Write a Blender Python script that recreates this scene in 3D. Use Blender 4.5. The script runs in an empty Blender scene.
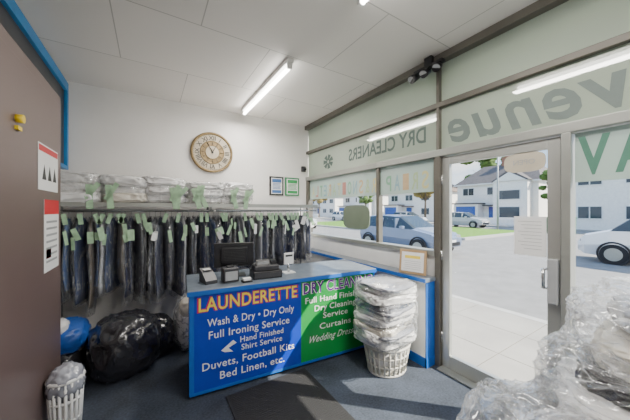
import bpy, bmesh, math, random
from mathutils import Vector, Matrix, Euler, noise
random.seed(7)
scene = bpy.context.scene
COL = scene.collection
PI = math.pi

# ---------------------------------------------------------------- materials
def newmat(name):
    m = bpy.data.materials.new(name); m.use_nodes = True
    nt = m.node_tree; nt.nodes.clear()
    out = nt.nodes.new('ShaderNodeOutputMaterial')
    return m, nt, out

def mat(name, col, rough=0.5, metal=0.0, var=0.06, scale=6.0, bump=0.0, bscale=40.0, coat=0.0, emit=None, es=0.0):
    m, nt, out = newmat(name)
    b = nt.nodes.new('ShaderNodeBsdfPrincipled')
    b.inputs['Roughness'].default_value = rough
    b.inputs['Metallic'].default_value = metal
    b.inputs['Coat Weight'].default_value = coat
    b.inputs['Coat Roughness'].default_value = 0.08
    tc = nt.nodes.new('ShaderNodeTexCoord')
    n = nt.nodes.new('ShaderNodeTexNoise'); n.inputs['Scale'].default_value = scale; n.inputs['Detail'].default_value = 4
    nt.links.new(tc.outputs['Object'], n.inputs['Vector'])
    r = nt.nodes.new('ShaderNodeValToRGB')
    r.color_ramp.elements[0].position = 0.3; r.color_ramp.elements[1].position = 0.7
    r.color_ramp.elements[0].color = [max(0, c*(1-var)) for c in col] + [1]
    r.color_ramp.elements[1].color = [min(1, c*(1+var)) for c in col] + [1]
    nt.links.new(n.outputs['Fac'], r.inputs['Fac'])
    nt.links.new(r.outputs['Color'], b.inputs['Base Color'])
    if bump > 0:
        n2 = nt.nodes.new('ShaderNodeTexNoise'); n2.inputs['Scale'].default_value = bscale; n2.inputs['Detail'].default_value = 2
        nt.links.new(tc.outputs['Object'], n2.inputs['Vector'])
        bp = nt.nodes.new('ShaderNodeBump'); bp.inputs['Strength'].default_value = bump; bp.inputs['Distance'].default_value = 0.02
        nt.links.new(n2.outputs['Fac'], bp.inputs['Height'])
        nt.links.new(bp.outputs['Normal'], b.inputs['Normal'])
        if coat: nt.links.new(bp.outputs['Normal'], b.inputs['Coat Normal'])
    if emit:
        b.inputs['Emission Color'].default_value = list(emit)+[1]; b.inputs['Emission Strength'].default_value = es
    nt.links.new(b.outputs[0], out.inputs[0])
    return m

def mathn(nt, op, a, bv):
    n = nt.nodes.new('ShaderNodeMath'); n.operation = op
    if hasattr(a,'links'): nt.links.new(a, n.inputs[0])
    else: n.inputs[0].default_value = a
    if hasattr(bv,'links'): nt.links.new(bv, n.inputs[1])
    else: n.inputs[1].default_value = bv
    return n.outputs[0]

def glassmat(name, tint=(0.97,0.985,0.98)):
    m, nt, out = newmat(name)
    t = nt.nodes.new('ShaderNodeBsdfTransparent'); t.inputs[0].default_value = (*tint,1)
    g = nt.nodes.new('ShaderNodeBsdfGlossy'); g.inputs['Roughness'].default_value = 0.0
    lw = nt.nodes.new('ShaderNodeLayerWeight'); lw.inputs['Blend'].default_value = 0.5
    p = mathn(nt,'POWER', lw.outputs['Facing'], 4.0); p = mathn(nt,'MULTIPLY', p, 0.3); p = mathn(nt,'ADD', p, 0.02)
    mx = nt.nodes.new('ShaderNodeMixShader')
    nt.links.new(p, mx.inputs[0]); nt.links.new(t.outputs[0], mx.inputs[1]); nt.links.new(g.outputs[0], mx.inputs[2])
    nt.links.new(mx.outputs[0], out.inputs[0])
    return m

def filmmat(name, base=0.10, crease=0.65, scale=5.0, stretch=(1,1,1), edge=0.5, width=0.05):
    """clear polythene: mostly transparent, whitish along its creases and at grazing angles"""
    m, nt, out = newmat(name)
    tc = nt.nodes.new('ShaderNodeTexCoord')
    mp = nt.nodes.new('ShaderNodeMapping'); mp.inputs['Scale'].default_value = stretch
    nt.links.new(tc.outputs['Object'], mp.inputs['Vector'])
    n = nt.nodes.new('ShaderNodeTexNoise'); n.inputs['Scale'].default_value = scale; n.inputs['Detail'].default_value = 3
    n.inputs['Distortion'].default_value = 1.2
    nt.links.new(mp.outputs[0], n.inputs['Vector'])
    d = mathn(nt,'SUBTRACT', n.outputs['Fac'], 0.5); d = mathn(nt,'ABSOLUTE', d, 0)
    r = nt.nodes.new('ShaderNodeValToRGB')
    r.color_ramp.elements[0].position = 0.0; r.color_ramp.elements[0].color = (crease,crease,crease,1)
    r.color_ramp.elements[1].position = width; r.color_ramp.elements[1].color = (base,base,base,1)
    nt.links.new(d, r.inputs['Fac'])
    lw = nt.nodes.new('ShaderNodeLayerWeight'); lw.inputs['Blend'].default_value = 0.5
    p = mathn(nt,'POWER', lw.outputs['Facing'], 3.0); p = mathn(nt,'MULTIPLY', p, edge)
    fac = nt.nodes.new('ShaderNodeMath'); fac.operation='ADD'; fac.use_clamp=True
    nt.links.new(r.outputs[0], fac.inputs[0]); nt.links.new(p, fac.inputs[1])
    bp = nt.nodes.new('ShaderNodeBump'); bp.inputs['Strength'].default_value = 0.8; bp.inputs['Distance'].default_value = 0.03
    nt.links.new(d, bp.inputs['Height'])
    t = nt.nodes.new('ShaderNodeBsdfTransparent')
    g = nt.nodes.new('ShaderNodeBsdfPrincipled'); g.inputs['Base Color'].default_value = (0.8,0.82,0.84,1)
    g.inputs['Roughness'].default_value = 0.12; g.inputs['Specular IOR Level'].default_value = 1.0
    nt.links.new(bp.outputs[0], g.inputs['Normal'])
    gl = nt.nodes.new('ShaderNodeBsdfGlossy'); gl.inputs['Roughness'].default_value=0.12; nt.links.new(bp.outputs[0], gl.inputs['Normal'])
    mx = nt.nodes.new('ShaderNodeMixShader')
    nt.links.new(fac.outputs[0], mx.inputs[0]); nt.links.new(t.outputs[0], mx.inputs[1]); nt.links.new(g.outputs[0], mx.inputs[2])
    m2 = nt.nodes.new('ShaderNodeMixShader'); m2.inputs[0].default_value = 0.10
    nt.links.new(mx.outputs[0], m2.inputs[1]); nt.links.new(gl.outputs[0], m2.inputs[2])
    nt.links.new(m2.outputs[0], out.inputs[0])
    return m

def frostmat(name, col, trans=0.55, gloss=0.10):
    m, nt, out = newmat(name)
    tc = nt.nodes.new('ShaderNodeTexCoord')
    n = nt.nodes.new('ShaderNodeTexNoise'); n.inputs['Scale'].default_value = 1.5
    nt.links.new(tc.outputs['Object'], n.inputs['Vector'])
    r = nt.nodes.new('ShaderNodeValToRGB')
    r.color_ramp.elements[0].color = [c*0.85 for c in col]+[1]; r.color_ramp.elements[1].color = [min(1,c*1.1) for c in col]+[1]
    nt.links.new(n.outputs['Fac'], r.inputs['Fac'])
    d = nt.nodes.new('ShaderNodeBsdfDiffuse'); tr = nt.nodes.new('ShaderNodeBsdfTranslucent')
    nt.links.new(r.outputs[0], d.inputs[0]); nt.links.new(r.outputs[0], tr.inputs[0])
    mx = nt.nodes.new('ShaderNodeMixShader'); mx.inputs[0].default_value = trans
    nt.links.new(d.outputs[0], mx.inputs[1]); nt.links.new(tr.outputs[0], mx.inputs[2])
    g = nt.nodes.new('ShaderNodeBsdfGlossy'); g.inputs['Roughness'].default_value = 0.03
    m2 = nt.nodes.new('ShaderNodeMixShader'); m2.inputs[0].default_value = gloss
    nt.links.new(mx.outputs[0], m2.inputs[1]); nt.links.new(g.outputs[0], m2.inputs[2])
    nt.links.new(m2.outputs[0], out.inputs[0])
    return m

M = {}
M['wall'] = mat('wall_paint', (0.86,0.84,0.81), 0.7, var=0.05, scale=1.2, bump=0.05, bscale=30)
M['white'] = mat('white_paint', (0.82,0.82,0.80), 0.45, var=0.03)
M['blue'] = mat('blue_laminate', (0.006,0.045,0.46), 0.35, var=0.05, coat=0.3)
M['blueedge'] = mat('blue_trim', (0.01,0.12,0.48), 0.4)
M['green'] = mat('green_laminate', (0.008,0.28,0.05), 0.35, var=0.05, coat=0.3)
M['top'] = mat('countertop_grey', (0.15,0.18,0.22), 0.3, var=0.2, scale=14, coat=0.25)
M['alu'] = mat('aluminium', (0.36,0.37,0.34), 0.4, 0.5, var=0.05)
M['aludark'] = mat('bronze_aluminium', (0.14,0.13,0.11), 0.45, 0.3, var=0.1)
M['doorwhite'] = mat('door_frame_metal', (0.48,0.49,0.46), 0.35, 0.6, var=0.04)
M['black'] = mat('black_plastic', (0.012,0.012,0.015), 0.35, var=0.2)
M['darkgrey'] = mat('dark_grey_plastic', (0.045,0.045,0.05), 0.4)
M['grey'] = mat('grey_plastic', (0.35,0.36,0.37), 0.45)
M['brown'] = mat('brown_metal', (0.17,0.118,0.110), 0.35, 0.1, var=0.05, scale=2)
M['bluebright'] = mat('bright_blue_paint', (0.02,0.22,0.52), 0.45, var=0.1)
M['yellow'] = mat('yellow_plastic', (0.85,0.6,0.02), 0.4)
M['paper'] = mat('paper', (0.82,0.82,0.81), 0.7, var=0.02)
M['tag'] = mat('green_tag_paper', (0.40,0.60,0.38), 0.7, var=0.2, scale=20)
M['red'] = mat('red_ink', (0.6,0.02,0.03), 0.5)
M['textw'] = mat('white_vinyl', (0.85,0.85,0.85), 0.5, var=0.01)
M['texty'] = mat('yellow_vinyl', (0.9,0.70,0.08), 0.5, var=0.03)
M['textr'] = mat('magenta_vinyl', (0.55,0.01,0.10), 0.5, var=0.03)
M['textp'] = mat('purple_vinyl', (0.12,0.005,0.22), 0.5, var=0.03)
M['textk'] = mat('dark_print', (0.03,0.03,0.03), 0.6)
M['signtext'] = mat('sign_green_grey', (0.09,0.13,0.115), 0.6)
M['signtext2'] = mat('sign_grey_script', (0.15,0.19,0.175), 0.6)
M['gold'] = mat('antique_gold', (0.24,0.17,0.08), 0.45, 0.4, var=0.3, scale=20)
M['cream'] = mat('clock_cream', (0.56,0.49,0.37), 0.6, var=0.1, scale=15)
M['wood'] = mat('pale_wood', (0.45,0.30,0.16), 0.5, var=0.15)
M['wicker'] = mat('basket_plastic', (0.62,0.60,0.54), 0.5)
M['rubber'] = mat('rubber_black', (0.015,0.015,0.017), 0.8)
M['chrome'] = mat('chrome', (0.7,0.7,0.7), 0.2, 0.9)
M['glass'] = glassmat('clear_glass')
M['frost'] = frostmat('frosted_sign_panel', (0.46,0.52,0.44), 0.35)
M['frost2'] = frostmat('frosted_film', (0.52,0.61,0.57), 0.45)
M['tube'] = mat('tube_emitter', (1,1,1), 0.4, emit=(1,0.97,0.92), es=20)
M['film'] = filmmat('polythene_film', 0.06, 0.45, 4.0, edge=0.40)
M['filmlight'] = filmmat('thin_polythene', 0.04, 0.30, 4.0, edge=0.25)
M['filmgar'] = filmmat('garment_polythene', 0.03, 0.45, 5.0, (3,2,0.4), 0.30, 0.03)
M['bagwhite'] = mat('bagged_white_linen', (0.82,0.81,0.80), 0.25, var=0.10, scale=5, bump=0.5, bscale=6, coat=0.6)
M['baggrey'] = mat('bagged_grey_linen', (0.32,0.33,0.37), 0.22, var=0.35, scale=5, bump=0.5, bscale=6, coat=0.7)
M['bagblack'] = mat('bagged_black_cloth', (0.02,0.02,0.025), 0.22, var=0.3, bump=0.6, bscale=7, coat=0.6)
M['bagblue'] = mat('bagged_blue_cloth', (0.02,0.10,0.42), 0.3, var=0.3, bump=0.6, bscale=7, coat=0.4)
M['bagbeige'] = mat('bagged_cream_cloth', (0.75,0.70,0.60), 0.3, var=0.12, bump=0.5, bscale=6, coat=0.5)

def carpet():
    m, nt, out = newmat('blue_grey_carpet')
    b = nt.nodes.new('ShaderNodeBsdfPrincipled'); b.inputs['Roughness'].default_value = 0.85
    tc = nt.nodes.new('ShaderNodeTexCoord')
    n = nt.nodes.new('ShaderNodeTexNoise'); n.inputs['Scale'].default_value = 60; n.inputs['Detail'].default_value = 6
    n2 = nt.nodes.new('ShaderNodeTexNoise'); n2.inputs['Scale'].default_value = 3
    nt.links.new(tc.outputs['Object'], n.inputs['Vector']); nt.links.new(tc.outputs['Object'], n2.inputs['Vector'])
    a = mathn(nt,'ADD',n.outputs['Fac'],n2.outputs['Fac']); h = mathn(nt,'MULTIPLY',a,0.5)
    r = nt.nodes.new('ShaderNodeValToRGB')
    r.color_ramp.elements[0].position = 0.35; r.color_ramp.elements[0].color = (0.020,0.025,0.035,1)
    r.color_ramp.elements[1].position = 0.65; r.color_ramp.elements[1].color = (0.060,0.077,0.11,1)
    nt.links.new(h, r.inputs[0]); nt.links.new(r.outputs[0], b.inputs['Base Color'])
    bp = nt.nodes.new('ShaderNodeBump'); bp.inputs['Strength'].default_value = 0.4
    nt.links.new(n.outputs['Fac'], bp.inputs['Height']); nt.links.new(bp.outputs[0], b.inputs['Normal'])
    nt.links.new(b.outputs[0], out.inputs[0]); return m
M['carpet'] = carpet()

def ceilmat():
    m, nt, out = newmat('ceiling_panels')
    b = nt.nodes.new('ShaderNodeBsdfPrincipled'); b.inputs['Roughness'].default_value = 0.7
    tc = nt.nodes.new('ShaderNodeTexCoord')
    mp = nt.nodes.new('ShaderNodeMapping'); mp.inputs['Location'].default_value = (0.25,0.4,0)
    br = nt.nodes.new('ShaderNodeTexBrick')
    br.offset = 0.5; br.inputs['Scale'].default_value = 1.0
    br.inputs['Brick Width'].default_value = 1.22; br.inputs['Row Height'].default_value = 0.92
    br.inputs['Mortar Size'].default_value = 0.005; br.inputs['Mortar Smooth'].default_value = 0.3
    br.inputs['Color1'].default_value = (0.84,0.81,0.77,1); br.inputs['Color2'].default_value = (0.81,0.78,0.74,1)
    br.inputs['Mortar'].default_value = (0.5,0.48,0.45,1)
    nt.links.new(tc.outputs['Object'], mp.inputs[0]); nt.links.new(mp.outputs[0], br.inputs['Vector'])
    nt.links.new(br.outputs['Color'], b.inputs['Base Color'])
    nt.links.new(b.outputs[0], out.inputs[0]); return m
M['ceil'] = ceilmat()

# ---------------------------------------------------------------- mesh builder
class MB:
    def __init__(s): s.bm = bmesh.new(); s.mats = []
    def mi(s, m):
        m = M[m] if isinstance(m, str) else m
        if m not in s.mats: s.mats.append(m)
        return s.mats.index(m)
    def box(s, x0,x1,y0,y1,z0,z1, m, bev=0.0, T=None):
        i = s.mi(m)
        r = bmesh.ops.create_cube(s.bm, size=1.0)
        vs = r['verts']
        for v in vs:
            v.co = Vector(((x0+x1)/2+v.co.x*(x1-x0), (y0+y1)/2+v.co.y*(y1-y0), (z0+z1)/2+v.co.z*(z1-z0)))
        fs = {f for v in vs for f in v.link_faces}
        for f in fs: f.material_index = i
        if bev > 0:
            es = list({e for v in vs for e in v.link_edges})
            rr = bmesh.ops.bevel(s.bm, geom=es, offset=bev, segments=2, affect='EDGES', profile=0.6)
            fs = set(rr['faces']); 
            vs = list({v for f in fs for v in f.verts} | {v for v in vs if v.is_valid})
            for f in fs: f.material_index = i
        if T is not None:
            for v in vs: v.co = T @ v.co
        return s
    def cyl(s, p0, p1, r0, m, r1=None, seg=16, cap=True):
        i = s.mi(m); r1 = r0 if r1 is None else r1
        p0 = Vector(p0); p1 = Vector(p1); d = p1-p0
        q = d.to_track_quat('Z','Y')
        a = []; b = []
        for k in range(seg):
            t = 2*PI*k/seg; c = Vector((math.cos(t), math.sin(t), 0))
            a.append(s.bm.verts.new(p0+q@(c*r0))); b.append(s.bm.verts.new(p1+q@(c*r1)))
        for k in range(seg):
            f = s.bm.faces.new((a[k],a[(k+1)%seg],b[(k+1)%seg],b[k])); f.material_index = i; f.smooth = True
        if cap:
            f = s.bm.faces.new(a[::-1]); f.material_index = i
            f = s.bm.faces.new(b); f.material_index = i
        return s
    def poly(s, pts, m):
        i = s.mi(m)
        f = s.bm.faces.new([s.bm.verts.new(Vector(p)) for p in pts]); f.material_index = i; return s
    def prism(s, pts, d, m):
        i = s.mi(m); d = Vector(d)
        a = [s.bm.verts.new(Vector(p)) for p in pts]; b = [s.bm.verts.new(Vector(p)+d) for p in pts]
        n = len(a)
        for f in (s.bm.faces.new(a), s.bm.faces.new(b[::-1])): f.material_index = i
        for k in range(n):
            f = s.bm.faces.new((a[k],b[k],b[(k+1)%n],a[(k+1)%n])); f.material_index = i
        return s
    def torus(s, c, R, r, m, axis='Y', seg=48, rs=10, sx=1, sz=1):
        i = s.mi(m); c = Vector(c); g = []
        for k in range(seg):
            t = 2*PI*k/seg; row = []
            for j in range(rs):
                p = 2*PI*j/rs; rr = R+r*math.cos(p); h = r*math.sin(p)
                if axis=='Y': v = Vector((rr*math.cos(t)*sx, h, rr*math.sin(t)*sz))
                elif axis=='Z': v = Vector((rr*math.cos(t)*sx, rr*math.sin(t)*sz, h))
                else: v = Vector((h, rr*math.cos(t)*sx, rr*math.sin(t)*sz))
                row.append(s.bm.verts.new(c+v))
            g.append(row)
        for k in range(seg):
            for j in range(rs):
                f = s.bm.faces.new((g[k][j],g[(k+1)%seg][j],g[(k+1)%seg][(j+1)%rs],g[k][(j+1)%rs])); f.material_index = i; f.smooth = True
        return s
    def blob(s, c, dims, m, rot=(0,0,0), seed=0, amp=0.08, freq=3.0, sub=4, e=0.7, zmin=None, ridge=True, scale=1.0, amp2=0.0, xmax=None):
        i = s.mi(m)
        r = bmesh.ops.create_icosphere(s.bm, subdivisions=sub, radius=1.0)
        R = Euler(rot).to_matrix(); off = Vector((seed*3.1, seed*1.7, seed*5.3))
        for v in r['verts']:
            n = v.co.normalized()
            p = Vector([math.copysign(abs(q)**e, q) for q in n])
            w = noise.noise(n*freq+off)
            w2 = noise.noise(n*freq*2.7+off*2)
            d = (1-2*abs(w)) if ridge else w
            d2 = (1-2*abs(w2))
            k = scale + amp*d + amp2*d2
            p = Vector((p.x*dims[0]*0.5*k, p.y*dims[1]*0.5*k, p.z*dims[2]*0.5*k))
            v.co = R@p + Vector(c)
            if zmin is not None and v.co.z < zmin: v.co.z = zmin
            if xmax is not None and v.co.x > xmax: v.co.x = xmax-0.002*random.random()
        for f in {f for v in r['verts'] for f in v.link_faces}:
            f.material_index = i; f.smooth = True
        return s
    def done(s, name, parent=None, T=None, recalc=True):
        if recalc: bmesh.ops.recalc_face_normals(s.bm, faces=s.bm.faces)
        me = bpy.data.meshes.new(name); s.bm.to_mesh(me); s.bm.free()
        for m in s.mats: me.materials.append(m)
        o = bpy.data.objects.new(name, me); COL.objects.link(o)
        if T is not None: o.matrix_world = T
        if parent: o.parent = parent
        return o

def empty(name, loc=(0,0,0), rotz=0):
    e = bpy.data.objects.new(name, None); e.empty_display_size = 0.1
    e.location = loc; e.rotation_euler = (0,0,rotz); COL.objects.link(e); return e

def text(s, name, loc, rot, h, m, width=None, parent=None, off=0.0, ext=0.001, shear=0.0, align='CENTER', mirror=False, spacing=1.0):
    cu = bpy.data.curves.new(name, 'FONT'); cu.body = s; cu.size = 1.0
    cu.align_x = align; cu.align_y = 'CENTER'; cu.offset = off; cu.extrude = 0.0; cu.shear = shear; cu.resolution_u = 3
    cu.space_character = spacing
    cu.materials.append(M[m] if isinstance(m,str) else m)
    o = bpy.data.objects.new(name, cu); COL.objects.link(o)
    bpy.context.view_layer.update()
    w = o.dimensions.x
    sy = h/0.72
    sx = (width/w) if width else sy
    if mirror: sx = -sx
    o.scale = (sx, sy, 1); o.location = loc; o.rotation_euler = rot
    if parent: o.parent = parent
    return o

CAMH = 1.55
BY = 4.20; CH = 3.08
# ---------------------------------------------------------------- room shell
MB().box(-0.87,2.50,-2.6,4.3,-0.1,0.0,'carpet').done('floor')
MB().box(-0.97,2.62,-2.7,4.4,CH,CH+0.15,'ceil').done('ceiling')
MB().box(-0.97,2.55,BY,BY+0.1,-0.1,CH,'wall').done('wall_back')
MB().box(-0.97,-0.87,-2.7,BY,-0.1,CH,'wall').done('wall_left')
MB().box(-0.97,2.55,-2.7,-2.6,-0.1,CH,'wall').done('wall_front')
b = MB()
b.box(2.44,2.54,1.61,BY,-0.1,1.09,'white')
b.box(2.44,2.54,-2.6,0.60,-0.1,0.55,'white')
b.done('wall_right')
b = MB()
b.box(2.40,2.54,-2.6,BY,3.01,CH,'aludark',0.004)
b.box(2.43,2.52,-2.6,BY,2.57,2.62,'aludark',0.004)
b.done('trim_1')
b = MB()
b.box(2.42,2.53,-2.6,BY,2.08,2.15,'alu',0.005)
b.done('trim_2')
b = MB()
b.box(2.42,2.53,1.555,1.61,0,2.08,'aludark',0.004)
b.box(2.43,2.525,1.57,1.60,2.15,2.57,'aludark',0.003)
b.box(2.43,2.525,1.57,1.60,2.62,3.01,'aludark',0.003)
b.box(2.42,2.53,0.60,0.65,0,2.08,'alu',0.004)
b.box(2.43,2.53,4.12,BY,1.15,2.08,'aludark',0.004)
b.done('trim_3')
b = MB()
b.box(2.41,2.53,1.61,4.19,1.09,1.14,'alu',0.004)
b.box(2.44,2.51,2.39,2.44,1.14,2.08,'aludark',0.004)
b.box(2.44,2.51,1.61,1.635,1.14,2.08,'aludark',0.003)
b.box(2.478,2.484,1.635,2.39,1.14,2.08,'glass')
b.box(2.478,2.484,2.44,4.12,1.14,2.08,'glass')
b.box(2.470,2.474,1.635,2.39,1.74,2.08,'frost2')
b.box(2.470,2.474,2.44,4.12,1.74,2.08,'frost2')
w1 = b.done('window_1')
b = MB()
b.box(2.41,2.53,-2.6,0.60,0.55,0.60,'alu',0.004)
b.box(2.44,2.51,-1.0,-0.95,0.60,2.08,'aludark',0.004)
b.box(2.478,2.484,-2.6,0.60,0.60,2.08,'glass')
b.box(2.470,2.474,-2.6,0.59,1.74,2.075,'frost2')
w2 = b.done('window_2')
b = MB()
b.box(2.475,2.485,1.61,4.19,2.15,2.57,'frost'); b.box(2.475,2.485,-2.6,1.57,2.15,2.57,'frost')
b.box(2.475,2.485,1.61,4.19,2.62,3.01,'frost'); b.box(2.475,2.485,-2.6,1.57,2.62,3.01,'frost')
fs = b.done('window_3')
RW = (PI/2,0,-PI/2)
text('DRY CLEANERS','sign_lettering',(2.472,2.38,2.34),RW,0.17,'signtext',1.28,fs,off=0.02,mirror=True)
text('Avenue','sign_lettering_large',(2.472,0.72,2.34),RW,0.33,'signtext2',1.55,fs,off=0.02,shear=0.35,mirror=True,spacing=1.1)
b = MB()
for k in range(7):
    a = k*2*PI/7
    b.prism([(2.472,3.55+0.03*math.cos(a+0.5),2.34+0.03*math.sin(a+0.5)),(2.472,3.55+0.14*math.cos(a+0.35),2.34+0.12*math.sin(a+0.35)),(2.472,3.55+0.14*math.cos(a-0.25),2.34+0.12*math.sin(a-0.25)),(2.472,3.55+0.03*math.cos(a-0.5),2.34+0.03*math.sin(a-0.5))],(-0.001,0,0),'signtext')
b.done('sign_emblem', fs)
cols = [(0.62,0.56,0.28),(0.52,0.24,0.20),(0.22,0.42,0.28),(0.26,0.40,0.46),(0.58,0.42,0.24),(0.42,0.52,0.30)]
cm = [mat('vinyl_colour_%d'%i, c, 0.6) for i,c in enumerate(cols)]
for i,ch in enumerate('ALTERATIONS&REPAIRS'):
    y = 4.0 - i*0.125
    if abs(y-2.415) < 0.06: continue
    text(ch,'band_letter_%d'%i,(2.468,y,1.86),RW,0.19,cm[i%6],0.085,w1,off=0.015,mirror=True)
dkg = mat('vinyl_dark_green',(0.07,0.20,0.14),0.6)
for i,(ch,mm) in enumerate(zip('VAWMH',[dkg,dkg,cm[1],dkg,dkg])):
    text(ch,'band_letter_big_%d'%i,(2.468,0.50-i*0.17,1.90),RW,0.25,mm,0.15,w2,off=0.03,mirror=True)
b = MB()
pts = []
for k in range(32):
    a = 2*PI*k/32
    pts.append((2.462, 2.86+0.28*math.copysign(abs(math.cos(a))**0.5,math.cos(a)), 1.45+0.17*math.copysign(abs(math.sin(a))**0.5,math.sin(a))))
b.prism(pts,(0.012,0,0),mat('plaque_olive',(0.16,0.20,0.14),0.5))
b.done('window_plaque', w1)

# door
b = MB()
D0,D1 = 2.455,2.50
b.box(D0,D1,0.66,0.735,0.015,2.07,'doorwhite',0.004)
b.box(D0,D1,1.475,1.55,0.015,2.07,'doorwhite',0.004)
b.box(D0,D1,0.735,1.475,1.995,2.07,'doorwhite',0.004)
b.box(D0,D1,0.735,1.475,0.015,0.14,'doorwhite',0.004)
b.box(2.476,2.482,0.735,1.475,0.14,1.995,'glass')
b.box(2.41,2.455,0.665,0.725,0.88,1.20,'grey',0.01)
b.cyl((2.44,0.755,0.98),(2.44,0.755,1.12),0.012,'chrome')
b.cyl((2.44,0.755,0.98),(2.46,0.73,0.98),0.008,'chrome'); b.cyl((2.44,0.755,1.12),(2.46,0.73,1.12),0.008,'chrome')
for z in (0.3,1.1,1.85): b.cyl((2.45,1.553,z-0.05),(2.45,1.553,z+0.05),0.009,'chrome')
door = b.done('door_1')
b = MB(); b.box(2.466,2.468,0.742,0.945,1.20,1.50,'paper')
for k in range(9): b.box(2.4648,2.4655,0.77,0.92-0.02*(k%3),1.46-k*0.026,1.463-k*0.026,'grey')
b.done('door_notice', door)
b = MB()
pts=[(2.463,0.88+0.135*math.copysign(abs(math.cos(2*PI*k/28))**0.6,math.cos(2*PI*k/28)),1.92+0.075*math.copysign(abs(math.sin(2*PI*k/28))**0.6,math.sin(2*PI*k/28))) for k in range(28)]
b.prism(pts,(0.006,0,0),mat('beige_card',(0.50,0.45,0.35),0.6))
b.done('door_sign', door)
text('OPEN','door_sign_text',(2.461,0.88,1.92),RW,0.04,'grey',0.14,door,off=0.0,mirror=True)
MB().box(2.36,2.56,0.66,1.55,0.0,0.014,'alu',0.004).done('door_threshold')

# ---------------------------------------------------------------- left wall items
b = MB()
b.box(-0.868,-0.81,-1.0,4.16,2.02,2.06,'bluebright',0.004)
b.box(-0.868,-0.81,-1.0,4.16,2.93,3.03,'bluebright',0.004)
b.box(-0.868,-0.81,4.10,4.16,2.06,2.93,'bluebright',0.004)
b.box(-0.868,-0.84,-1.0,4.10,2.06,2.93,'darkgrey')
b.done('wall_board')
b = MB()
b.box(-0.80,-0.60,0.05,2.85,0.0,2.44,'brown',0.012)
b.box(-0.60,-0.594,0.10,2.78,0.1,2.36,'brown',0.003)
b.cyl((-0.594,2.0,2.03),(-0.565,2.0,2.03),0.022,'yellow')
b.box(-0.594,-0.58,1.98,2.03,1.97,1.99,'yellow')
cab = b.done('machine_cabinet')
b = MB()
b.box(-0.593,-0.591,2.31,2.72,1.68,1.98,'paper')
b.box(-0.593,-0.591,2.42,2.74,1.13,1.62,'paper')
b.box(-0.5905,-0.590,2.42,2.74,1.52,1.62,'red')
b.box(-0.5905,-0.590,2.32,2.71,1.93,1.97,'red')
for k in range(7): b.box(-0.5905,-0.590,2.46,2.70,1.46-k*0.045,1.475-k*0.045,'grey')
for k in range(3):
    b.prism([(-0.5905,2.38+k*0.11,1.75),(-0.5905,2.46+k*0.11,1.75),(-0.5905,2.42+k*0.11,1.85)],(0.0006,0,0),'textk')
    b.box(-0.5905,-0.590,2.46,2.56,1.22+k*0.001,1.28,'red')
b.done('warning_labels', cab)

# ---------------------------------------------------------------- clock
ck = empty('wall_clock',(0.79,4.19,2.41))
b = MB(); Rk=0.30
b.cyl((0,0,0),(0,-0.03,0),Rk,'gold',seg=64)
b.cyl((0,-0.03,0),(0,-0.034,0),Rk-0.03,'cream',seg=64)
b.cyl((0,-0.034,0),(0,-0.040,0),0.165,'gold',seg=48)
b.cyl((0,-0.040,0),(0,-0.043,0),0.10,'cream',seg=48)
b.torus((0,-0.03,0),Rk-0.018,0.02,'gold'); b.torus((0,-0.037,0),0.165,0.008,'gold'); b.torus((0,-0.042,0),0.10,0.006,'gold')
for k in range(60):
    a = 2*PI*k/60; c=math.cos(a); s_=math.sin(a)
    b.cyl((c*(Rk-0.05),-0.036,s_*(Rk-0.05)),(c*(Rk-0.04),-0.036,s_*(Rk-0.04)),0.0025,'textk',seg=6)
for k in range(12):
    a=2*PI*k/12
    b.cyl((math.cos(a)*0.11,-0.043,math.sin(a)*0.11),(math.cos(a)*0.155,-0.043,math.sin(a)*0.155),0.004,'textk',seg=6)
b.cyl((0,-0.05,0),(0.05,-0.05,0.10),0.007,'textk',0.004,seg=8)
b.cyl((0,-0.053,0),(-0.09,-0.053,0.16),0.006,'textk',0.003,seg=8)
b.cyl((0,-0.04,0),(0,-0.058,0),0.014,'textk')
b.done('clock_body', ck)
for k,r in enumerate(['XII','I','II','III','IIII','V','VI','VII','VIII','IX','X','XI']):
    a = PI/2-2*PI*k/12
    t = text(r,'numeral_%d'%k,(math.cos(a)*0.208,-0.037,math.sin(a)*0.208),(PI/2,0,0),0.062,'textk',None,ck,off=0.02)
    t.rotation_euler = Euler((PI/2, 0, 0)); t.rotation_euler.rotate(Euler((0,2*PI*k/12,0)))

# posters
for (x0,x1,c,nm) in ((1.71,1.96,(0.06,0.16,0.40),'a'),(2.00,2.27,(0.04,0.35,0.10),'b')):
    b = MB()
    b.box(x0,x1,4.172,4.198,1.80,2.12,'black' if nm=='a' else mat('green_frame',(0.03,0.22,0.08),0.5),0.003)
    b.box(x0+0.025,x1-0.025,4.169,4.172,1.825,2.095,'paper')
    mm = mat('poster_print_'+nm,c,0.6)
    b.box(x0+0.04,x1-0.04,4.167,4.169,2.02,2.08,mm); b.box(x0+0.04,x1-0.04,4.167,4.169,1.84,1.89,mm)
    for k in range(5): b.box(x0+0.05,x1-0.05-0.01*(k%2),4.167,4.169,1.91+k*0.022,1.920+k*0.022,mm)
    b.done('framed_poster')
b = MB(); b.box(2.32,2.40,4.15,4.198,2.24,2.34,'darkgrey',0.01); b.cyl((2.36,4.15,2.30),(2.36,4.10,2.28),0.022,'black')
b.done('security_camera')

# spotlights at ceiling beam
b = MB()
b.box(2.34,2.395,1.48,1.80,2.97,2.995,'black',0.004)
b.box(2.35,2.39,1.60,1.68,2.995,CH-0.001,'black')
for y,dy in ((1.53,0.03),(1.64,0.0),(1.75,-0.03)):
    b.cyl((2.36,y,2.97),(2.34,y,2.93),0.012,'black')
    b.cyl((2.36,y-dy*0.3,2.94),(2.28,y-dy,2.89),0.030,'black',0.042)
    b.cyl((2.281,y-dy,2.891),(2.279,y-dy,2.888),0.036,'grey')
b.done('spotlight_bar')

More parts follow.
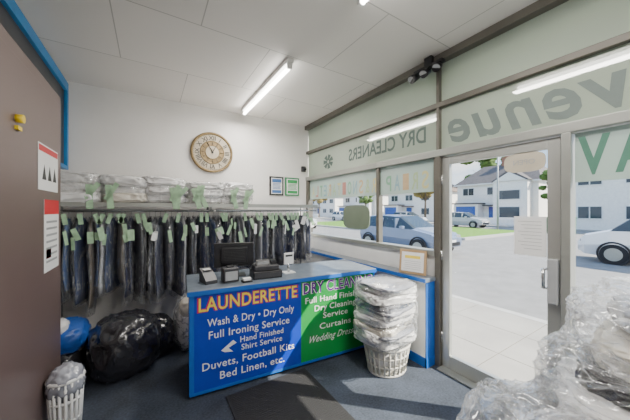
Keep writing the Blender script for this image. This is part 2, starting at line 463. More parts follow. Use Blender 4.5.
# fluorescent tubes
def tube(y0,y1,x,en=60):
    b = MB()
    b.box(x-0.035,x+0.035,y0,y1,CH-0.045,CH-0.001,'white',0.006)
    b.box(x-0.025,x+0.025,y0+0.01,y0+0.04,CH-0.10,CH-0.04,'white',0.004)
    b.box(x-0.025,x+0.025,y1-0.04,y1-0.01,CH-0.10,CH-0.04,'white',0.004)
    b.cyl((x,y0+0.04,CH-0.085),(x,y1-0.04,CH-0.085),0.02,'tube')
    b.done('fluorescent_light')
    l = bpy.data.lights.new('tube_lamp','AREA'); l.shape='RECTANGLE'; l.size=0.12; l.size_y=(y1-y0); l.energy=en; l.color=(1,0.95,0.89)
    lo = bpy.data.objects.new('tube_lamp',l); lo.location=(x,(y0+y1)/2,CH-0.13); COL.objects.link(lo)
tube(2.38,3.95,1.20,38); tube(-0.1,1.42,1.25,42); tube(-2.3,-0.8,1.25,42)  # last fixture is unseen, added behind the camera to light the closed room

# ---------------------------------------------------------------- counter
ang = math.atan(-0.0918)
cnt = empty('service_counter',(0.275,2.354,0),ang)
L=1.90; Dp=0.60; H=0.89
b = MB()
b.box(0,L,0.012,Dp,0.04,H-0.04,'blue')
b.box(0.01,L-0.01,0.03,Dp-0.02,0.0,0.04,'black')
b.box(-0.02,L,-0.02,Dp+0.02,H-0.04,H,'top',0.006)
b.box(-0.022,L,-0.024,-0.018,H-0.04,H-0.004,'blueedge')
b.box(-0.006,0.03,0.0,0.012,0.03,H-0.04,'blueedge',0.002)
b.box(L-0.03,L,0.0,0.012,0.03,H-0.04,'blueedge',0.002)
b.box(0.03,0.985,0.004,0.012,0.05,H-0.045,'blue'); b.box(0.985,L-0.03,0.004,0.012,0.05,H-0.045,'green')
b.box(0.0,L,0.002,0.012,0.025,0.05,'blueedge')
b.done('counter_body', cnt)
RF=(PI/2,0,0)
def ct(s,nm,x,z,h,w,m,off=0.0,y=0.002,shear=0): return text(s,nm,(x,y,z),RF,h,m,w,cnt,off=off,shear=shear,spacing=1.06)
ct('LAUNDERETTE','heading_left_outline',0.50,0.755,0.115,0.90,'textr',0.055,0.0030)
ct('LAUNDERETTE','heading_left',0.50,0.755,0.115,0.875,'texty',0.015,0.0015)
ct('DRY CLEANING','heading_right_outline',1.43,0.765,0.110,0.86,'textw',0.045,0.0030)
ct('DRY CLEANING','heading_right',1.43,0.765,0.110,0.84,'textp',0.018,0.0012)
for s_,x,z,h,w in (('Wash & Dry \u2022 Dry Only',0.52,0.60,0.066,0.78),('Full Ironing Service',0.50,0.495,0.066,0.72),
                  ('Hand Finished',0.60,0.408,0.052,0.40),('Shirt Service',0.60,0.338,0.052,0.38),
                  ('Duvets, Football Kits',0.50,0.240,0.066,0.82),('Bed Linen, etc.',0.52,0.138,0.066,0.58)):
    ct(s_,'sign_line',x,z,h,w,'textw',0.010)
for s_,x,z,h,w in (('Full Hand Finished',1.38,0.645,0.060,0.70),('Dry Cleaning',1.38,0.555,0.060,0.50),('Service',1.38,0.47,0.058,0.30),('Curtains',1.38,0.365,0.060,0.38)):
    ct(s_,'sign_line',x,z,h,w,'textw',0.010)
ct('Wedding Dresses','sign_line_script',1.36,0.25,0.07,0.60,'textw',0.002,0.002,0.5)
b = MB()
b.prism([(0.24,0.0015,0.35),(0.34,0.0015,0.42),(0.37,0.0015,0.39),(0.30,0.0015,0.36),(0.34,0.0015,0.32),(0.27,0.0015,0.33)],(0,0.001,0),'textw')
b.done('iron_logo', cnt)

# window ledge unit
b = MB()
b.box(2.30,2.435,1.62,4.18,0.03,0.84,'white')
b.box(2.26,2.438,1.60,4.18,0.84,0.88,'top',0.005)
b.box(2.255,2.262,1.60,4.18,0.842,0.878,'blueedge')
b.box(2.29,2.305,1.61,4.18,0.0,0.09,'blueedge'); b.box(2.29,2.437,1.608,1.625,0.0,0.09,'blueedge')
b.box(2.29,2.437,1.612,1.622,0.09,0.84,'blueedge')
b.done('window_ledge_unit')
# certificate
T = Matrix.Translation((2.32,1.80,0.882)) @ Matrix.Rotation(math.radians(-72),4,'Z') @ Matrix.Rotation(math.radians(-8),4,'X')
b = MB()
b.box(-0.14,0.14,-0.008,0.008,0,0.25,'wood',0.004); b.box(-0.115,0.115,-0.011,-0.008,0.025,0.225,'paper')
b.box(-0.08,0.08,-0.012,-0.011,0.16,0.19,'texty')
for k in range(5): b.box(-0.09+0.01*(k%2),0.09,-0.012,-0.011,0.05+k*0.02,0.053+k*0.02,'grey')
b.done('framed_certificate', T=T)

# ---------------------------------------------------------------- counter items
T = Matrix.Translation((0.72,2.69,0.89)) @ Matrix.Rotation(math.radians(-12),4,'Z')
b = MB()
b.box(-0.19,0.19,-0.012,0.015,0.09,0.33,'black',0.008)
b.box(-0.13,0.13,-0.035,-0.01,0.12,0.29,'black',0.015)
b.box(-0.03,0.03,-0.03,-0.01,0.01,0.16,'darkgrey',0.006)
b.box(-0.11,0.11,-0.07,0.07,0.0,0.014,'darkgrey',0.006)
for k in range(7): b.box(-0.10,0.10,-0.037,-0.034,0.16+k*0.015,0.163+k*0.015,'darkgrey')
b.done('computer_monitor', T=T)
T = Matrix.Translation((0.98,2.50,0.89)) @ Matrix.Rotation(math.radians(-8),4,'Z')
b = MB()
b.box(-0.14,0.14,-0.11,0.12,0.0,0.07,'black',0.008)
b.box(-0.12,0.12,-0.07,0.10,0.07,0.115,'darkgrey',0.008)
b.prism([(-0.10,-0.06,0.115),(-0.10,0.03,0.115),(-0.10,0.0,0.17),(-0.10,-0.035,0.17)],(0.13,0,0),'black')
b.box(-0.09,0.02,-0.052,-0.046,0.13,0.155,'grey')
b.box(0.05,0.11,0.0,0.08,0.115,0.155,'black',0.006)
for i in range(5):
    for j in range(3): b.box(-0.10+i*0.028,-0.08+i*0.028,0.04+j*0.02,0.054+j*0.02,0.115,0.122,'grey')
b.box(-0.13,0.13,-0.114,-0.11,0.012,0.055,'darkgrey',0.002)
b.done('cash_register', T=T)
T = Matrix.Translation((0.45,2.57,0.89)) @ Matrix.Rotation(math.radians(-80),4,'Z')
b = MB()
b.prism([(-0.08,-0.05,0.0),(0.09,-0.05,0.0),(0.09,-0.05,0.03),(0.0,-0.05,0.09),(-0.08,-0.05,0.12)],(0,0.10,0),'darkgrey')
b.box(-0.065,-0.055,-0.03,0.03,0.03,0.08,'grey')
b.box(-0.06,-0.01,-0.03,0.03,0.108,0.114,'white',0.001)
b.done('card_terminal', T=T)
b = MB()
b.box(0.56,0.70,2.44,2.56,0.89,1.02,'darkgrey',0.012); b.box(0.575,0.685,2.435,2.441,0.91,0.99,'grey',0.002); b.box(0.60,0.66,2.47,2.53,1.02,1.035,'black',0.004)
b.done('receipt_printer')
b = MB()
b.box(1.18,1.30,2.46,2.56,0.882,0.90,'white',0.004); b.cyl((1.24,2.51,0.90),(1.24,2.51,0.99),0.012,'chrome')
b.box(1.185,1.295,2.50,2.515,0.98,1.10,'white',0.004); b.box(1.20,1.28,2.498,2.50,1.06,1.08,'textk')
b.done('leaflet_stand')
b = MB()
b.box(0.71,0.80,2.36,2.43,0.89,0.905,'black',0.003); b.box(0.72,0.79,2.37,2.42,0.905,0.925,'paper',0.002)
b.done('docket_pad')

# ---------------------------------------------------------------- garment rack
rk = MB()
rk.cyl((-0.84,3.78,1.54),(2.23,3.78,1.54),0.015,'chrome')
rk.box(-0.86,2.24,3.50,4.05,1.595,1.62,'white',0.003)
rk.box(-0.86,2.24,3.49,3.50,1.585,1.63,'alu')
for x in (-0.845,0.7,2.225):
    rk.cyl((x,4.03,0.0),(x,4.03,1.60),0.014,'chrome'); rk.cyl((x,3.52,1.54),(x,4.03,1.54),0.010,'chrome')
    rk.cyl((x,3.78,1.54),(x,3.78,1.60),0.008,'chrome')
rk.done('garment_rail')

gm = []
for i,c in enumerate([(0.02,0.03,0.09),(0.012,0.013,0.018),(0.03,0.055,0.15),(0.06,0.065,0.08),(0.018,0.03,0.09),(0.55,0.56,0.58),(0.035,0.04,0.06),(0.22,0.18,0.14),(0.05,0.11,0.28)]):
    gm.append(mat('cloth_%d'%i,c,0.7,var=0.2))
def garment(mb, x, yc, zt, ln, wid, th, m, seed, yaw, puff=1.0, seg=16, rows=12):
    i = mb.mi(m); rings=[]
    prof=[(0,0.12),(0.03,0.25),(0.06,0.55),(0.10,0.85),(0.14,0.98),(0.25,1.0)]
    t=0.25
    while t<0.99: t+= (1-0.25)/(rows-6); prof.append((min(t,1),1.0+0.02*math.sin(t*9+seed)))
    cy,sy=math.cos(yaw),math.sin(yaw)
    for (t,w) in prof:
        row=[]; z = zt-t*ln if t>0.25 else zt - t*min(ln,1.0)
        for k in range(seg):
            a=2*PI*k/seg
            ly=math.cos(a)*wid*0.5*w; 
            fold=1+0.35*math.sin(a*5+seed*2+t*2)*min(1,t*3)
            lx=math.sin(a)*th*0.5*puff*fold*(0.6+0.4*w)
            lx+=0.012*math.sin(t*6+seed)*t
            ly+=0.012*noise.noise(Vector((seed,t*5,a)))
            row.append(mb.bm.verts.new((x+lx*cy-ly*sy, yc+lx*sy+ly*cy, z)))
        rings.append(row)
    for r in range(len(rings)-1):
        for k in range(seg):
            f=mb.bm.faces.new((rings[r][k],rings[r][(k+1)%seg],rings[r+1][(k+1)%seg],rings[r+1][k])); f.material_index=i; f.smooth=True
    for rr in (rings[0],rings[-1][::-1]):
        f=mb.bm.faces.new(rr); f.material_index=i
hang = empty('hanging_garments')
g1=MB(); g2=MB(); g3=MB()
x=-0.80; n=0
while x<2.18:
    ln = random.choice([0.72,0.8,0.88,0.95]) if x<1.0 else random.choice([0.6,0.68,0.75])
    w=random.uniform(0.40,0.50); yaw=random.uniform(-0.28,0.28); m=random.choice(gm[:5]*2+gm)
    yc=3.78
    garment(g1,x,yc,1.46,ln,w,0.045,m,n,yaw)
    garment(g2,x,yc,1.475,ln+random.uniform(0.03,0.12),w+0.05,0.065,'filmgar',n+50,yaw,1.15)
    g3.cyl((x,yc,1.45),(x,yc,1.53),0.002,'chrome',seg=5)
    if random.random()<0.9:
        fx = x+math.sin(yaw)*(w*0.5+0.035); fy = yc-math.cos(yaw)*(w*0.5+0.035)
        zt=random.uniform(1.26,1.46); a=random.uniform(-0.7,0.9); tw=random.uniform(0.016,0.034); tl=random.uniform(0.08,0.15)
        T = Matrix.Translation((fx,fy,zt))@Matrix.Rotation(a,4,'Z')@Matrix.Rotation(random.uniform(-0.45,0.45),4,'Y')
        g3.box(-tw,tw,-0.001,0.001,-tl,0,'tag' if random.random()<0.85 else 'paper',0,T)
    if random.random()<0.5:
        T = Matrix.Translation((x,yc-0.2,1.50))@Matrix.Rotation(random.uniform(-0.4,0.4),4,'Y')
        g3.box(-0.02,0.02,-0.001,0.001,-0.10,0.01,'tag',0,T)
    x+=random.uniform(0.048,0.068); n+=1
g1.done('clothes',hang); g2.done('polythene_covers',hang); g3.done('hangers_and_tags',hang)

# packages on shelf
sh = empty('bagged_laundry_shelf_stack')
b=MB(); f=MB(); x=-0.64; n=0
while x<1.28:
    z=1.622; wd=random.uniform(0.42,0.48); L_=3
    for lay in range(L_):
        hh=random.uniform(0.095,0.125)
        b.blob((x+random.uniform(-0.03,0.03),3.77+random.uniform(-0.03,0.03),z+hh*0.48),(wd+random.uniform(-0.03,0.03),0.50,hh),random.choice(['bagwhite','bagwhite','bagwhite','bagwhite','bagbeige']),(random.uniform(-0.03,0.03),random.uniform(-0.07,0.07),random.uniform(-0.12,0.12)),n,0.08,2.6,5,0.5,1.622,amp2=0.07); n+=1
        z+=hh*0.84
    f.blob((x,3.765,(1.624+z)/2+0.005),(wd+0.03,0.51,z-1.622+0.02),'filmlight',(0,0,random.uniform(-0.05,0.05)),200+n,0.05,3.5,5,0.5,1.624,amp2=0.07)
    for q in range(2):
        if random.random()<0.8:
            T=Matrix.Translation((x+random.uniform(-0.15,0.15),3.46,1.78))@Matrix.Rotation(random.uniform(-0.5,0.5),4,'Y')@Matrix.Rotation(0.1,4,'X')
            b.box(-0.028,0.028,-0.001,0.001,-0.22,0.03,'tag',0,T)
            T=T@Matrix.Translation((0.06,0.0,0.02))@Matrix.Rotation(0.6,4,'Y'); b.box(-0.022,0.022,-0.001,0.001,-0.17,0.03,'tag',0,T)
    x+=wd*0.93
b.done('bagged_laundry', sh); f.done('polythene_wrap', sh)

# bags on floor under the rail
b=MB()
b.blob((-0.20,3.13,0.26),(0.54,0.50,0.54),'bagblack',(0,0,0.3),3,0.09,2.5,5,0.8,0.0,amp2=0.05)
b.blob((0.04,3.33,0.20),(0.34,0.36,0.40),'bagblack',(0,0,0.3),8,0.09,2.5,5,0.8,0.0,amp2=0.05)
b.done('refuse_sack')
b=MB(); b.blob((-0.65,3.20,0.42),(0.32,0.38,0.24),'bagblue',(0,0,0),5,0.09,2.5,4,0.75,None,amp2=0.08)
b.blob((-0.67,3.22,0.16),(0.30,0.42,0.34),'bagblack',(0,0,0),6,0.09,2.5,4,0.7,0.0,amp2=0.05)
b.blob((-0.70,3.10,0.54),(0.18,0.2,0.12),'bagwhite',(0,0,0.1),16,0.09,3.5,4,0.8,None,amp2=0.10)
b.done('laundry_bag')
b=MB(); b.blob((0.40,3.33,0.25),(0.28,0.32,0.50),'bagwhite',(0,0,0),15,0.09,2.5,4,0.8,0.0,amp2=0.06); b.blob((0.38,3.25,0.47),(0.2,0.2,0.2),'bagbeige',(0,0,0),25,0.1,2.5,4,0.8,None,amp2=0.06)
b.blob((0.40,3.32,0.28),(0.32,0.36,0.56),'film',(0,0,0),18,0.09,2.5,5,0.8,0.003,amp2=0.10)
b.done('laundry_bag')

# ---------------------------------------------------------------- baskets
def basket(b, c, rx, ry, h, m, slats=26):
    cx,cy=c
    lv=[0.0,0.33,0.66,1.0]
    for t in lv:
        k=0.80+0.20*t
        b.torus((cx,cy,0.012+t*(h-0.02)),1.0,0.012 if t in(0.0,1.0) else 0.008,m,'Z',40,8,1,1)
        b.bm.verts.ensure_lookup_table()
        for v in b.bm.verts[-320:]:
            dx=v.co.x-cx; dy=v.co.y-cy; r=math.hypot(dx,dy); e=r-1.0
            if r>0: v.co.x=cx+dx/r*(rx*k+e); v.co.y=cy+dy/r*(ry*k+e)
    for s_ in range(slats):
        a=2*PI*s_/slats; c_,d_=math.cos(a),math.sin(a)
        b.cyl((cx+c_*rx*0.8,cy+d_*ry*0.8,0.012),(cx+c_*rx,cy+d_*ry,h-0.01),0.009,m,seg=6)
    pts=[(cx+math.cos(2*PI*k/32)*rx*0.8,cy+math.sin(2*PI*k/32)*ry*0.8,0.004) for k in range(32)]
    b.prism(pts,(0,0,0.008),m)
bk = empty('laundry_basket')
BX,BYY=1.975,1.83
b=MB(); basket(b,(BX,BYY),0.235,0.20,0.27,'wicker'); b.done('basket_body',bk)
b=MB()
b.blob((BX,BYY,0.16),(0.38,0.30,0.22),'bagwhite',(0,0,0),30,0.05,3,4,0.8,0.03)
zz=0.31
for k in range(8):
    hh=random.uniform(0.08,0.095)
    b.blob((BX-0.01+random.uniform(-0.025,0.02),1.84+random.uniform(-0.02,0.02),zz),(0.45+0.03*random.random(),0.40,hh),['bagwhite','bagwhite','bagbeige','bagwhite','bagwhite','baggrey','bagwhite','bagwhite'][k],(random.uniform(-0.06,0.06),random.uniform(-0.10,0.10),random.uniform(-0.25,0.25)),40+k,0.06,3,5,0.42,None,amp2=0.05)
    if k%3==1: b.blob((BX-0.03,1.80,zz+0.04),(0.44,0.38,0.03),'baggrey',(0.03,random.uniform(-0.1,0.1),0.1),240+k,0.06,3,4,0.45,None,amp2=0.05)
    zz+=hh*0.82
b.done('bagged_shirts',bk)
b=MB()
for k,(zc,hh,rz) in enumerate(((0.40,0.26,0.1),(0.60,0.26,-0.12),(0.76,0.20,0.1))):
    b.blob((BX-0.01,1.84,zc),(0.48,0.44,hh),'filmlight',(0,0,rz),60+k,0.08,3.0,5,0.5,None,amp2=0.08)
b.done('polythene_wrap',bk)

bk = empty('laundry_basket')
b=MB(); basket(b,(-0.485,2.42),0.09,0.09,0.42,'white',18); b.done('basket_body',bk)
b=MB(); b.blob((-0.485,2.42,0.38),(0.16,0.16,0.20),'baggrey',(0,0,0),70,0.2,3,4,0.9,None,amp2=0.16); b.blob((-0.485,2.42,0.14),(0.12,0.12,0.2),'bagwhite',(0,0,0),71,0.1,3,4,0.9,None); b.done('basket_contents',bk)

# ---------------------------------------------------------------- foreground bagged pile
pl = empty('bagged_laundry_pile')
b=MB(); f=MB()
spec=[((1.85,0.0,0.22),(0.95,1.1,0.44),'baggrey',0.1),
      ((1.50,0.42,0.16),(0.75,0.66,0.32),'baggrey',0.3),
      ((1.85,-0.05,0.50),(0.90,1.0,0.26),'bagblack',-0.2),
      ((1.50,0.36,0.38),(0.66,0.56,0.20),'bagwhite',-0.2),
      ((1.42,0.22,0.53),(0.55,0.50,0.16),'bagblack',0.4),
      ((1.85,0.02,0.68),(0.80,0.90,0.18),'bagwhite',0.25),
      ((1.52,0.20,0.62),(0.46,0.46,0.12),'baggrey',-0.3),
      ((1.90,-0.02,0.82),(0.72,0.78,0.16),'bagblack',-0.1),
      ((1.92,-0.02,0.94),(0.68,0.74,0.14),'bagbeige',0.1),
      ((1.97,-0.03,1.06),(0.60,0.68,0.15),'baggrey',0.3)]
for k,(c,d,m,rz) in enumerate(spec):
    lo=c[2]<0.3
    b.blob(c,d,m,(random.uniform(-0.06,0.06),random.uniform(-0.10,0.10),rz),80+k,0.05,2.6,5,0.5,0.0 if lo else None,amp2=0.04,xmax=2.39)
for k,(c,d,rz) in enumerate([((1.85,0.0,0.32),(1.02,1.16,0.66),0.1),((1.49,0.38,0.30),(0.80,0.74,0.60),0.3),((1.86,0.0,0.72),(0.90,0.98,0.46),0.0),((1.50,0.24,0.58),(0.62,0.60,0.32),-0.2),((1.93,0.0,1.01),(0.76,0.84,0.38),0.2)]):
    f.blob(c,d,'film',(0,0.05,rz),120+k,0.10,2.2,6,0.6,0.005 if k<2 else None,amp2=0.09,xmax=2.40)
b.done('folded_linen',pl); f.done('polythene_wrap',pl)

# mat
b=MB(); b.box(0.53,1.28,0.2,2.24,0.0,0.012,'rubber',0.004)
for k in range(100): b.box(0.55,1.26,0.23+k*0.02,0.236+k*0.02,0.012,0.0135,'rubber')
b.done('floor_mat')

# ---------------------------------------------------------------- exterior
M['asphalt']=mat('asphalt',(0.24,0.235,0.23),0.85,var=0.12,scale=3,bump=0.2,bscale=60); M['pave']=mat('concrete_paving',(0.36,0.34,0.31),0.85,var=0.1,scale=2)
M['grass']=mat('grass',(0.12,0.26,0.02),0.9,var=0.3,scale=8); M['kerb']=mat('kerb_stone',(0.45,0.44,0.42),0.8)
MB().box(2.56,70,-50,90,-0.2,-0.14,'asphalt').done('road')
b=MB(); 
for k in range(14): 
    for j in range(3): b.box(2.56+j*0.7,3.25+j*0.7,-4+k*0.9,-3.11+k*0.9,-0.139,-0.03,'pave')
b.box(4.66,4.8,-4,8.6,-0.139,-0.03,'kerb'); b.done('pavement')
b=MB(); b.box(15.0,24,8.2,30,-0.139,-0.03,'grass'); b.box(14.8,15,8.0,30,-0.139,0.0,'kerb'); b.box(15.0,24,8.0,8.2,-0.139,0.0,'kerb'); b.done('grass_verge')
MB().box(29,70,-30,80,-0.139,-0.05,'pave').done('pavement')

M['roof']=mat('slate_roof',(0.10,0.09,0.09),0.8,var=0.2,scale=3); M['roofb']=mat('brown_tile_roof',(0.17,0.12,0.10),0.8,var=0.2,scale=3)
M['render']=mat('white_render',(0.90,0.87,0.82),0.8); M['brick']=mat('red_brick',(0.32,0.15,0.10),0.85,var=0.2,scale=10)
M['wglass']=mat('house_window_glass',(0.04,0.055,0.07),0.1); M['bgarage']=mat('blue_door_paint',(0.03,0.10,0.38),0.5)
def house(x, y0, y1, eave, apex, body='render', roof='roof', hip=1.5, gable=False, garage=True):
    b=MB(); D=8; zb=-0.05
    b.box(x,x+D,y0,y1,zb,eave,body)
    o=0.35; ym=(y0+y1)/2; xm=x+D/2
    c=[(x-o,y0-o,eave),(x+D+o,y0-o,eave),(x+D+o,y1+o,eave),(x-o,y1+o,eave)]
    r0=(xm,y0+hip,apex); r1=(xm,y1-hip,apex)
    for f in ([c[0],c[3],r1,r0],[c[1],c[0],r0],[c[2],c[1],r0,r1],[c[3],c[2],r1],[c[0],c[1],c[2],c[3]]): b.poly(f,roof)
    b.box(x-o,x-o+0.08,y0-o,y1+o,eave-0.15,eave,'white')
    b.box(xm-0.4,xm+0.4,ym-0.6,ym+0.6,apex-0.6,apex+0.9,'brick'); b.box(xm-0.2,xm+0.2,ym-0.3,ym+0.3,apex+0.9,apex+1.2,'brick')
    n=max(2,int((y1-y0)/2.6)); st=(y1-y0)/n
    for k in range(n):
        yc=y0+st*(k+0.5)
        for z0,z1 in ((0.8,1.9),(eave-1.5,eave-0.45)):
            if z0==0.8 and k==n//2:
                b.box(x-0.06,x,yc-0.5,yc+0.5,zb,1.95,'bgarage'); b.box(x-0.8,x,yc-0.9,yc+0.9,2.05,2.2,roof); continue
            b.box(x-0.05,x,yc-0.75,yc+0.75,z0,z1,'white'); b.box(x-0.07,x-0.05,yc-0.67,yc-0.04,z0+0.08,z1-0.08,'wglass'); b.box(x-0.07,x-0.05,yc+0.04,yc+0.67,z0+0.08,z1-0.08,'wglass')
    if gable:
        g0,g1=y0+0.6,y0+4.0
        b.box(x-1.2,x,g0,g1,zb,eave,body)
        b.prism([(x-1.3,g0-0.2,eave),(x-1.3,g1+0.2,eave),(x-1.3,(g0+g1)/2,eave+1.3)],(3.5,0,0),roof)
        b.prism([(x-1.35,g0+0.1,eave),(x-1.35,g1-0.1,eave),(x-1.35,(g0+g1)/2,eave+1.0)],(0.06,0,0),'render')
        for z0,z1 in ((0.6,2.0),(2.7,3.9)):
            b.box(x-1.27,x-1.2,g0+0.6,g1-0.6,z0,z1,'white'); b.box(x-1.29,x-1.27,g0+0.7,g1-0.7,z0+0.1,z1-0.1,'wglass')
    if garage: b.box(x-1.5,x,y1-3.4,y1-0.4,zb,2.3,body); b.box(x-1.56,x-1.5,y1-3.1,y1-0.7,zb,2.0,'bgarage'); b.box(x-1.7,x,y1-3.6,y1-0.2,2.3,2.45,roof)
    b.box(x-4.6,x-4.4,y0,y1-4,zb,0.7,'render')
    b.done('house')
house(36,11.5,20.5,4.9,7.6,gable=True)
house(36,24,33,4.5,6.8,'render','roofb')
house(36,36,46,4.6,6.9,'render','roofb',gable=True)
house(36,49,60,4.6,6.9,'render','roof')
house(30,-8,7.6,5.0,7.2,'render','roof',garage=False)

def car(name, loc, rz, paint, kind='hatch'):
    b=MB(); P=mat(name+'_paint',paint,0.25,0.2,var=0.02,coat=0.8)
    if kind=='van': S=[(-2.1,0.35,0.95,1.70,0.80,0.70),(-1.95,0.25,1.0,1.80,0.86,0.76),(0.2,0.22,1.05,1.82,0.87,0.76),(0.65,0.22,1.05,1.72,0.87,0.74),(1.35,0.22,1.03,1.06,0.86,0.72),(1.95,0.25,0.85,0.88,0.80,0.68),(2.12,0.35,0.65,0.67,0.70,0.6)]
    else: S=[(-2.0,0.35,0.88,0.92,0.74,0.66),(-1.88,0.25,0.95,1.05,0.82,0.68),(-1.45,0.22,0.98,1.42,0.85,0.62),(-0.6,0.22,0.98,1.47,0.86,0.64),(0.25,0.22,0.97,1.42,0.86,0.62),(1.0,0.22,0.95,0.99,0.85,0.70),(1.75,0.25,0.82,0.84,0.80,0.66),(2.02,0.35,0.62,0.64,0.70,0.58)]
    pi=b.mi(P); gi=b.mi('wglass'); rings=[]
    for (x,zb,zl,zr,hw,hr) in S:
        zm=(zb+zl)*0.5
        pts=[(-hw*0.92,zb),(-hw*1.02,zm),(-hw,zl),(-hr,zr-0.02),(-hr*0.85,zr+0.02),(hr*0.85,zr+0.02),(hr,zr-0.02),(hw,zl),(hw*1.02,zm),(hw*0.92,zb)]
        rings.append([b.bm.verts.new((x,p[0],p[1])) for p in pts])
    for r in range(len(S)-1):
        up = (S[r][3]-S[r][2]>0.2) or (S[r+1][3]-S[r+1][2]>0.2)
        slant = up and abs(S[r][3]-S[r+1][3])>0.2
        for k in range(9):
            f=b.bm.faces.new((rings[r][k],rings[r][k+1],rings[r+1][k+1],rings[r+1][k])); f.smooth=False
            isg = (up and k in(2,6)) or (slant and k in (3,4,5))
            f.material_index = gi if isg else pi
        f=b.bm.faces.new((rings[r][9],rings[r][0],rings[r+1][0],rings[r+1][9])); f.material_index=pi
    f=b.bm.faces.new(rings[0]); f.material_index=pi; f=b.bm.faces.new(rings[-1][::-1]); f.material_index=pi
    if kind=='van':
        for s_ in (-1,1): b.box(-1.9,0.1,s_*0.80-0.03,s_*0.80+0.04,1.05,1.72,P)
    for x in (-1.3,1.28):
        for s_ in (-1,1):
            b.cyl((x,s_*0.70,0.31),(x,s_*0.90,0.31),0.31,'rubber',seg=24); b.cyl((x,s_*0.90,0.31),(x,s_*0.91,0.31),0.20,'alu',seg=20)
            b.torus((x,s_*0.875,0.33),0.35,0.03,'black','Y',24,6)
    for s_ in (-1,1):
        b.box(S[-1][0]-0.25,S[-1][0]-0.06,s_*0.6-0.16,s_*0.6+0.16,0.62,0.76,'chrome',0.03)
        b.box(S[0][0]-0.02,S[0][0]+0.1,s_*0.66-0.08,s_*0.66+0.08,0.65,0.9,'red',0.02)
        b.box(0.55,0.7,s_*0.95-0.08,s_*0.95+0.08,0.95,1.08,P,0.03)
        for x in (-0.55,0.22): b.box(x-0.02,x+0.03,s_*0.76-0.1,s_*0.76+0.1,0.97,1.36,P)
    b.box(S[-1][0]-0.02,S[-1][0]+0.04,-0.55,0.55,0.38,0.52,'black',0.02)
    b.box(S[-1][0]+0.03,S[-1][0]+0.05,-0.26,0.26,0.52,0.60,'paper')
    T=Matrix.Translation((loc[0],loc[1],-0.139))@Matrix.Rotation(rz,4,'Z')
    return b.done(name,T=T)
car('car',(9.2,7.5,0),-PI/2,(0.18,0.23,0.34))
car('van',(13.0,0.75,0),PI/2,(0.85,0.85,0.85),'van')
car('car',(25.8,20.5,0),-PI/2+0.1,(0.5,0.52,0.55))
car('car',(26.5,14.4,0),-PI/2,(0.45,0.46,0.48))
car('car',(25.8,33,0),-PI/2,(0.8,0.8,0.8))
car('car',(12.0,22,0),-PI/2,(0.8,0.8,0.8))
car('car',(18,37,0),-PI/2,(0.05,0.05,0.06))
M['bing']=mat('bin_green',(0.03,0.20,0.08),0.5)
for i,(x,y) in enumerate(((24.7,6.9),(24.8,6.0))):
    b=MB(); b.prism([(x,y,-0.12),(x+0.5,y,-0.12),(x+0.6,y,0.95),(x-0.08,y,0.95)],(0,0.58,0),'bing'); b.box(x-0.12,x+0.66,y-0.04,y+0.62,0.95,1.03,'bing',0.02); b.cyl((x+0.5,y+0.02,-0.02),(x+0.5,y+0.56,-0.02),0.1,'rubber'); b.done('wheelie_bin')
M['leafo']=mat('autumn_leaves',(0.24,0.18,0.05),0.9,var=0.5,scale=2,bump=1.0,bscale=3); M['leafg']=mat('green_leaves',(0.09,0.16,0.03),0.9,var=0.5,scale=2,bump=1,bscale=3); M['bark']=mat('bark',(0.12,0.09,0.06),0.9)
def tree(x,y,h,r,m):
    b=MB(); z0=-0.05
    b.cyl((x,y,z0),(x+0.1,y,h*0.65),0.16,'bark',0.07)
    for k in range(5):
        a=k*1.3; b.cyl((x+0.05,y,h*0.4),(x+math.cos(a)*r*0.6,y+math.sin(a)*r*0.6,h*0.75),0.06,'bark',0.02,seg=8)
    for k in range(40):
        a=random.uniform(0,6.28); q=random.uniform(0,r*0.8); zz=random.uniform(h*0.5,h*0.97)
        s_=random.uniform(0.3,0.6)*r*0.6
        b.blob((x+math.cos(a)*q,y+math.sin(a)*q,zz),(s_,s_,s_*0.8),m,(0,0,a),k,0.5,3,3,1.0,amp2=0.35)
    b.done('tree')
tree(31,22.0,6.6,2.2,'leafo'); tree(33,9.2,5.4,1.5,'leafg'); tree(32,34.5,6,2.2,'leafg'); tree(48,22,11,4.5,'leafg'); tree(31,48,6.5,2.5,'leafo'); tree(47,8.5,9,3,'leafg')
b=MB(); b.cyl((24.6,10.6,-0.14),(24.6,10.6,6.5),0.08,'grey',0.05); b.cyl((24.6,10.6,6.5),(23.6,10.6,6.8),0.04,'grey'); b.box(23.1,23.7,10.5,10.7,6.75,6.87,'grey',0.02); b.done('street_lamp')

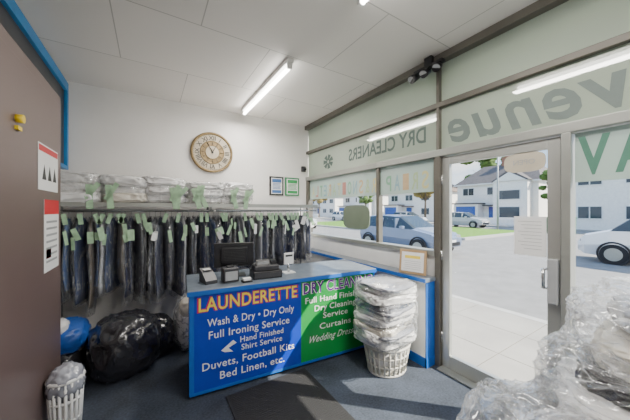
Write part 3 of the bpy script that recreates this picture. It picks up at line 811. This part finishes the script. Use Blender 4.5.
# ---------------------------------------------------------------- world & sun
w=bpy.data.worlds.new('sky'); scene.world=w; w.use_nodes=True; nt=w.node_tree; nt.nodes.clear()
out=nt.nodes.new('ShaderNodeOutputWorld'); bg=nt.nodes.new('ShaderNodeBackground')
tc=nt.nodes.new('ShaderNodeTexCoord'); sx=nt.nodes.new('ShaderNodeSeparateXYZ'); nt.links.new(tc.outputs['Generated'],sx.inputs[0])
rp=nt.nodes.new('ShaderNodeValToRGB'); nt.links.new(sx.outputs['Z'],rp.inputs[0])
rp.color_ramp.elements[0].position=0.0; rp.color_ramp.elements[0].color=(0.66,0.80,0.95,1)
rp.color_ramp.elements[1].position=0.4; rp.color_ramp.elements[1].color=(0.20,0.42,0.85,1)
mp=nt.nodes.new('ShaderNodeMapping'); mp.inputs['Scale'].default_value=(1,1,3.5); nt.links.new(tc.outputs['Generated'],mp.inputs[0])
nz=nt.nodes.new('ShaderNodeTexNoise'); nz.inputs['Scale'].default_value=4; nz.inputs['Detail'].default_value=6; nt.links.new(mp.outputs[0],nz.inputs[0])
cr=nt.nodes.new('ShaderNodeValToRGB'); cr.color_ramp.elements[0].position=0.48; cr.color_ramp.elements[1].position=0.66; nt.links.new(nz.outputs['Fac'],cr.inputs[0])
mx=nt.nodes.new('ShaderNodeMixRGB'); mx.inputs[2].default_value=(1,1,1,1); nt.links.new(cr.outputs[0],mx.inputs[0]); nt.links.new(rp.outputs[0],mx.inputs[1])
nt.links.new(mx.outputs[0],bg.inputs[0]); bg.inputs[1].default_value=2.3; nt.links.new(bg.outputs[0],out.inputs[0])
s=bpy.data.lights.new('sun','SUN'); s.energy=18.0; s.angle=0.01; s.color=(1,0.92,0.80)
so=bpy.data.objects.new('sun',s); so.rotation_euler=Vector((-0.50,0.48,-0.60)).to_track_quat('-Z','Y').to_euler(); so.location=(10,-10,12); COL.objects.link(so)

# ---------------------------------------------------------------- camera
cam=bpy.data.cameras.new('camera'); co=bpy.data.objects.new('camera',cam); COL.objects.link(co)
cam.sensor_width=36; cam.lens=36*264/630; cam.clip_start=0.05; cam.clip_end=300
co.location=(0,0,CAMH); co.rotation_euler=(PI/2,0,math.radians(-32))
scene.camera=co
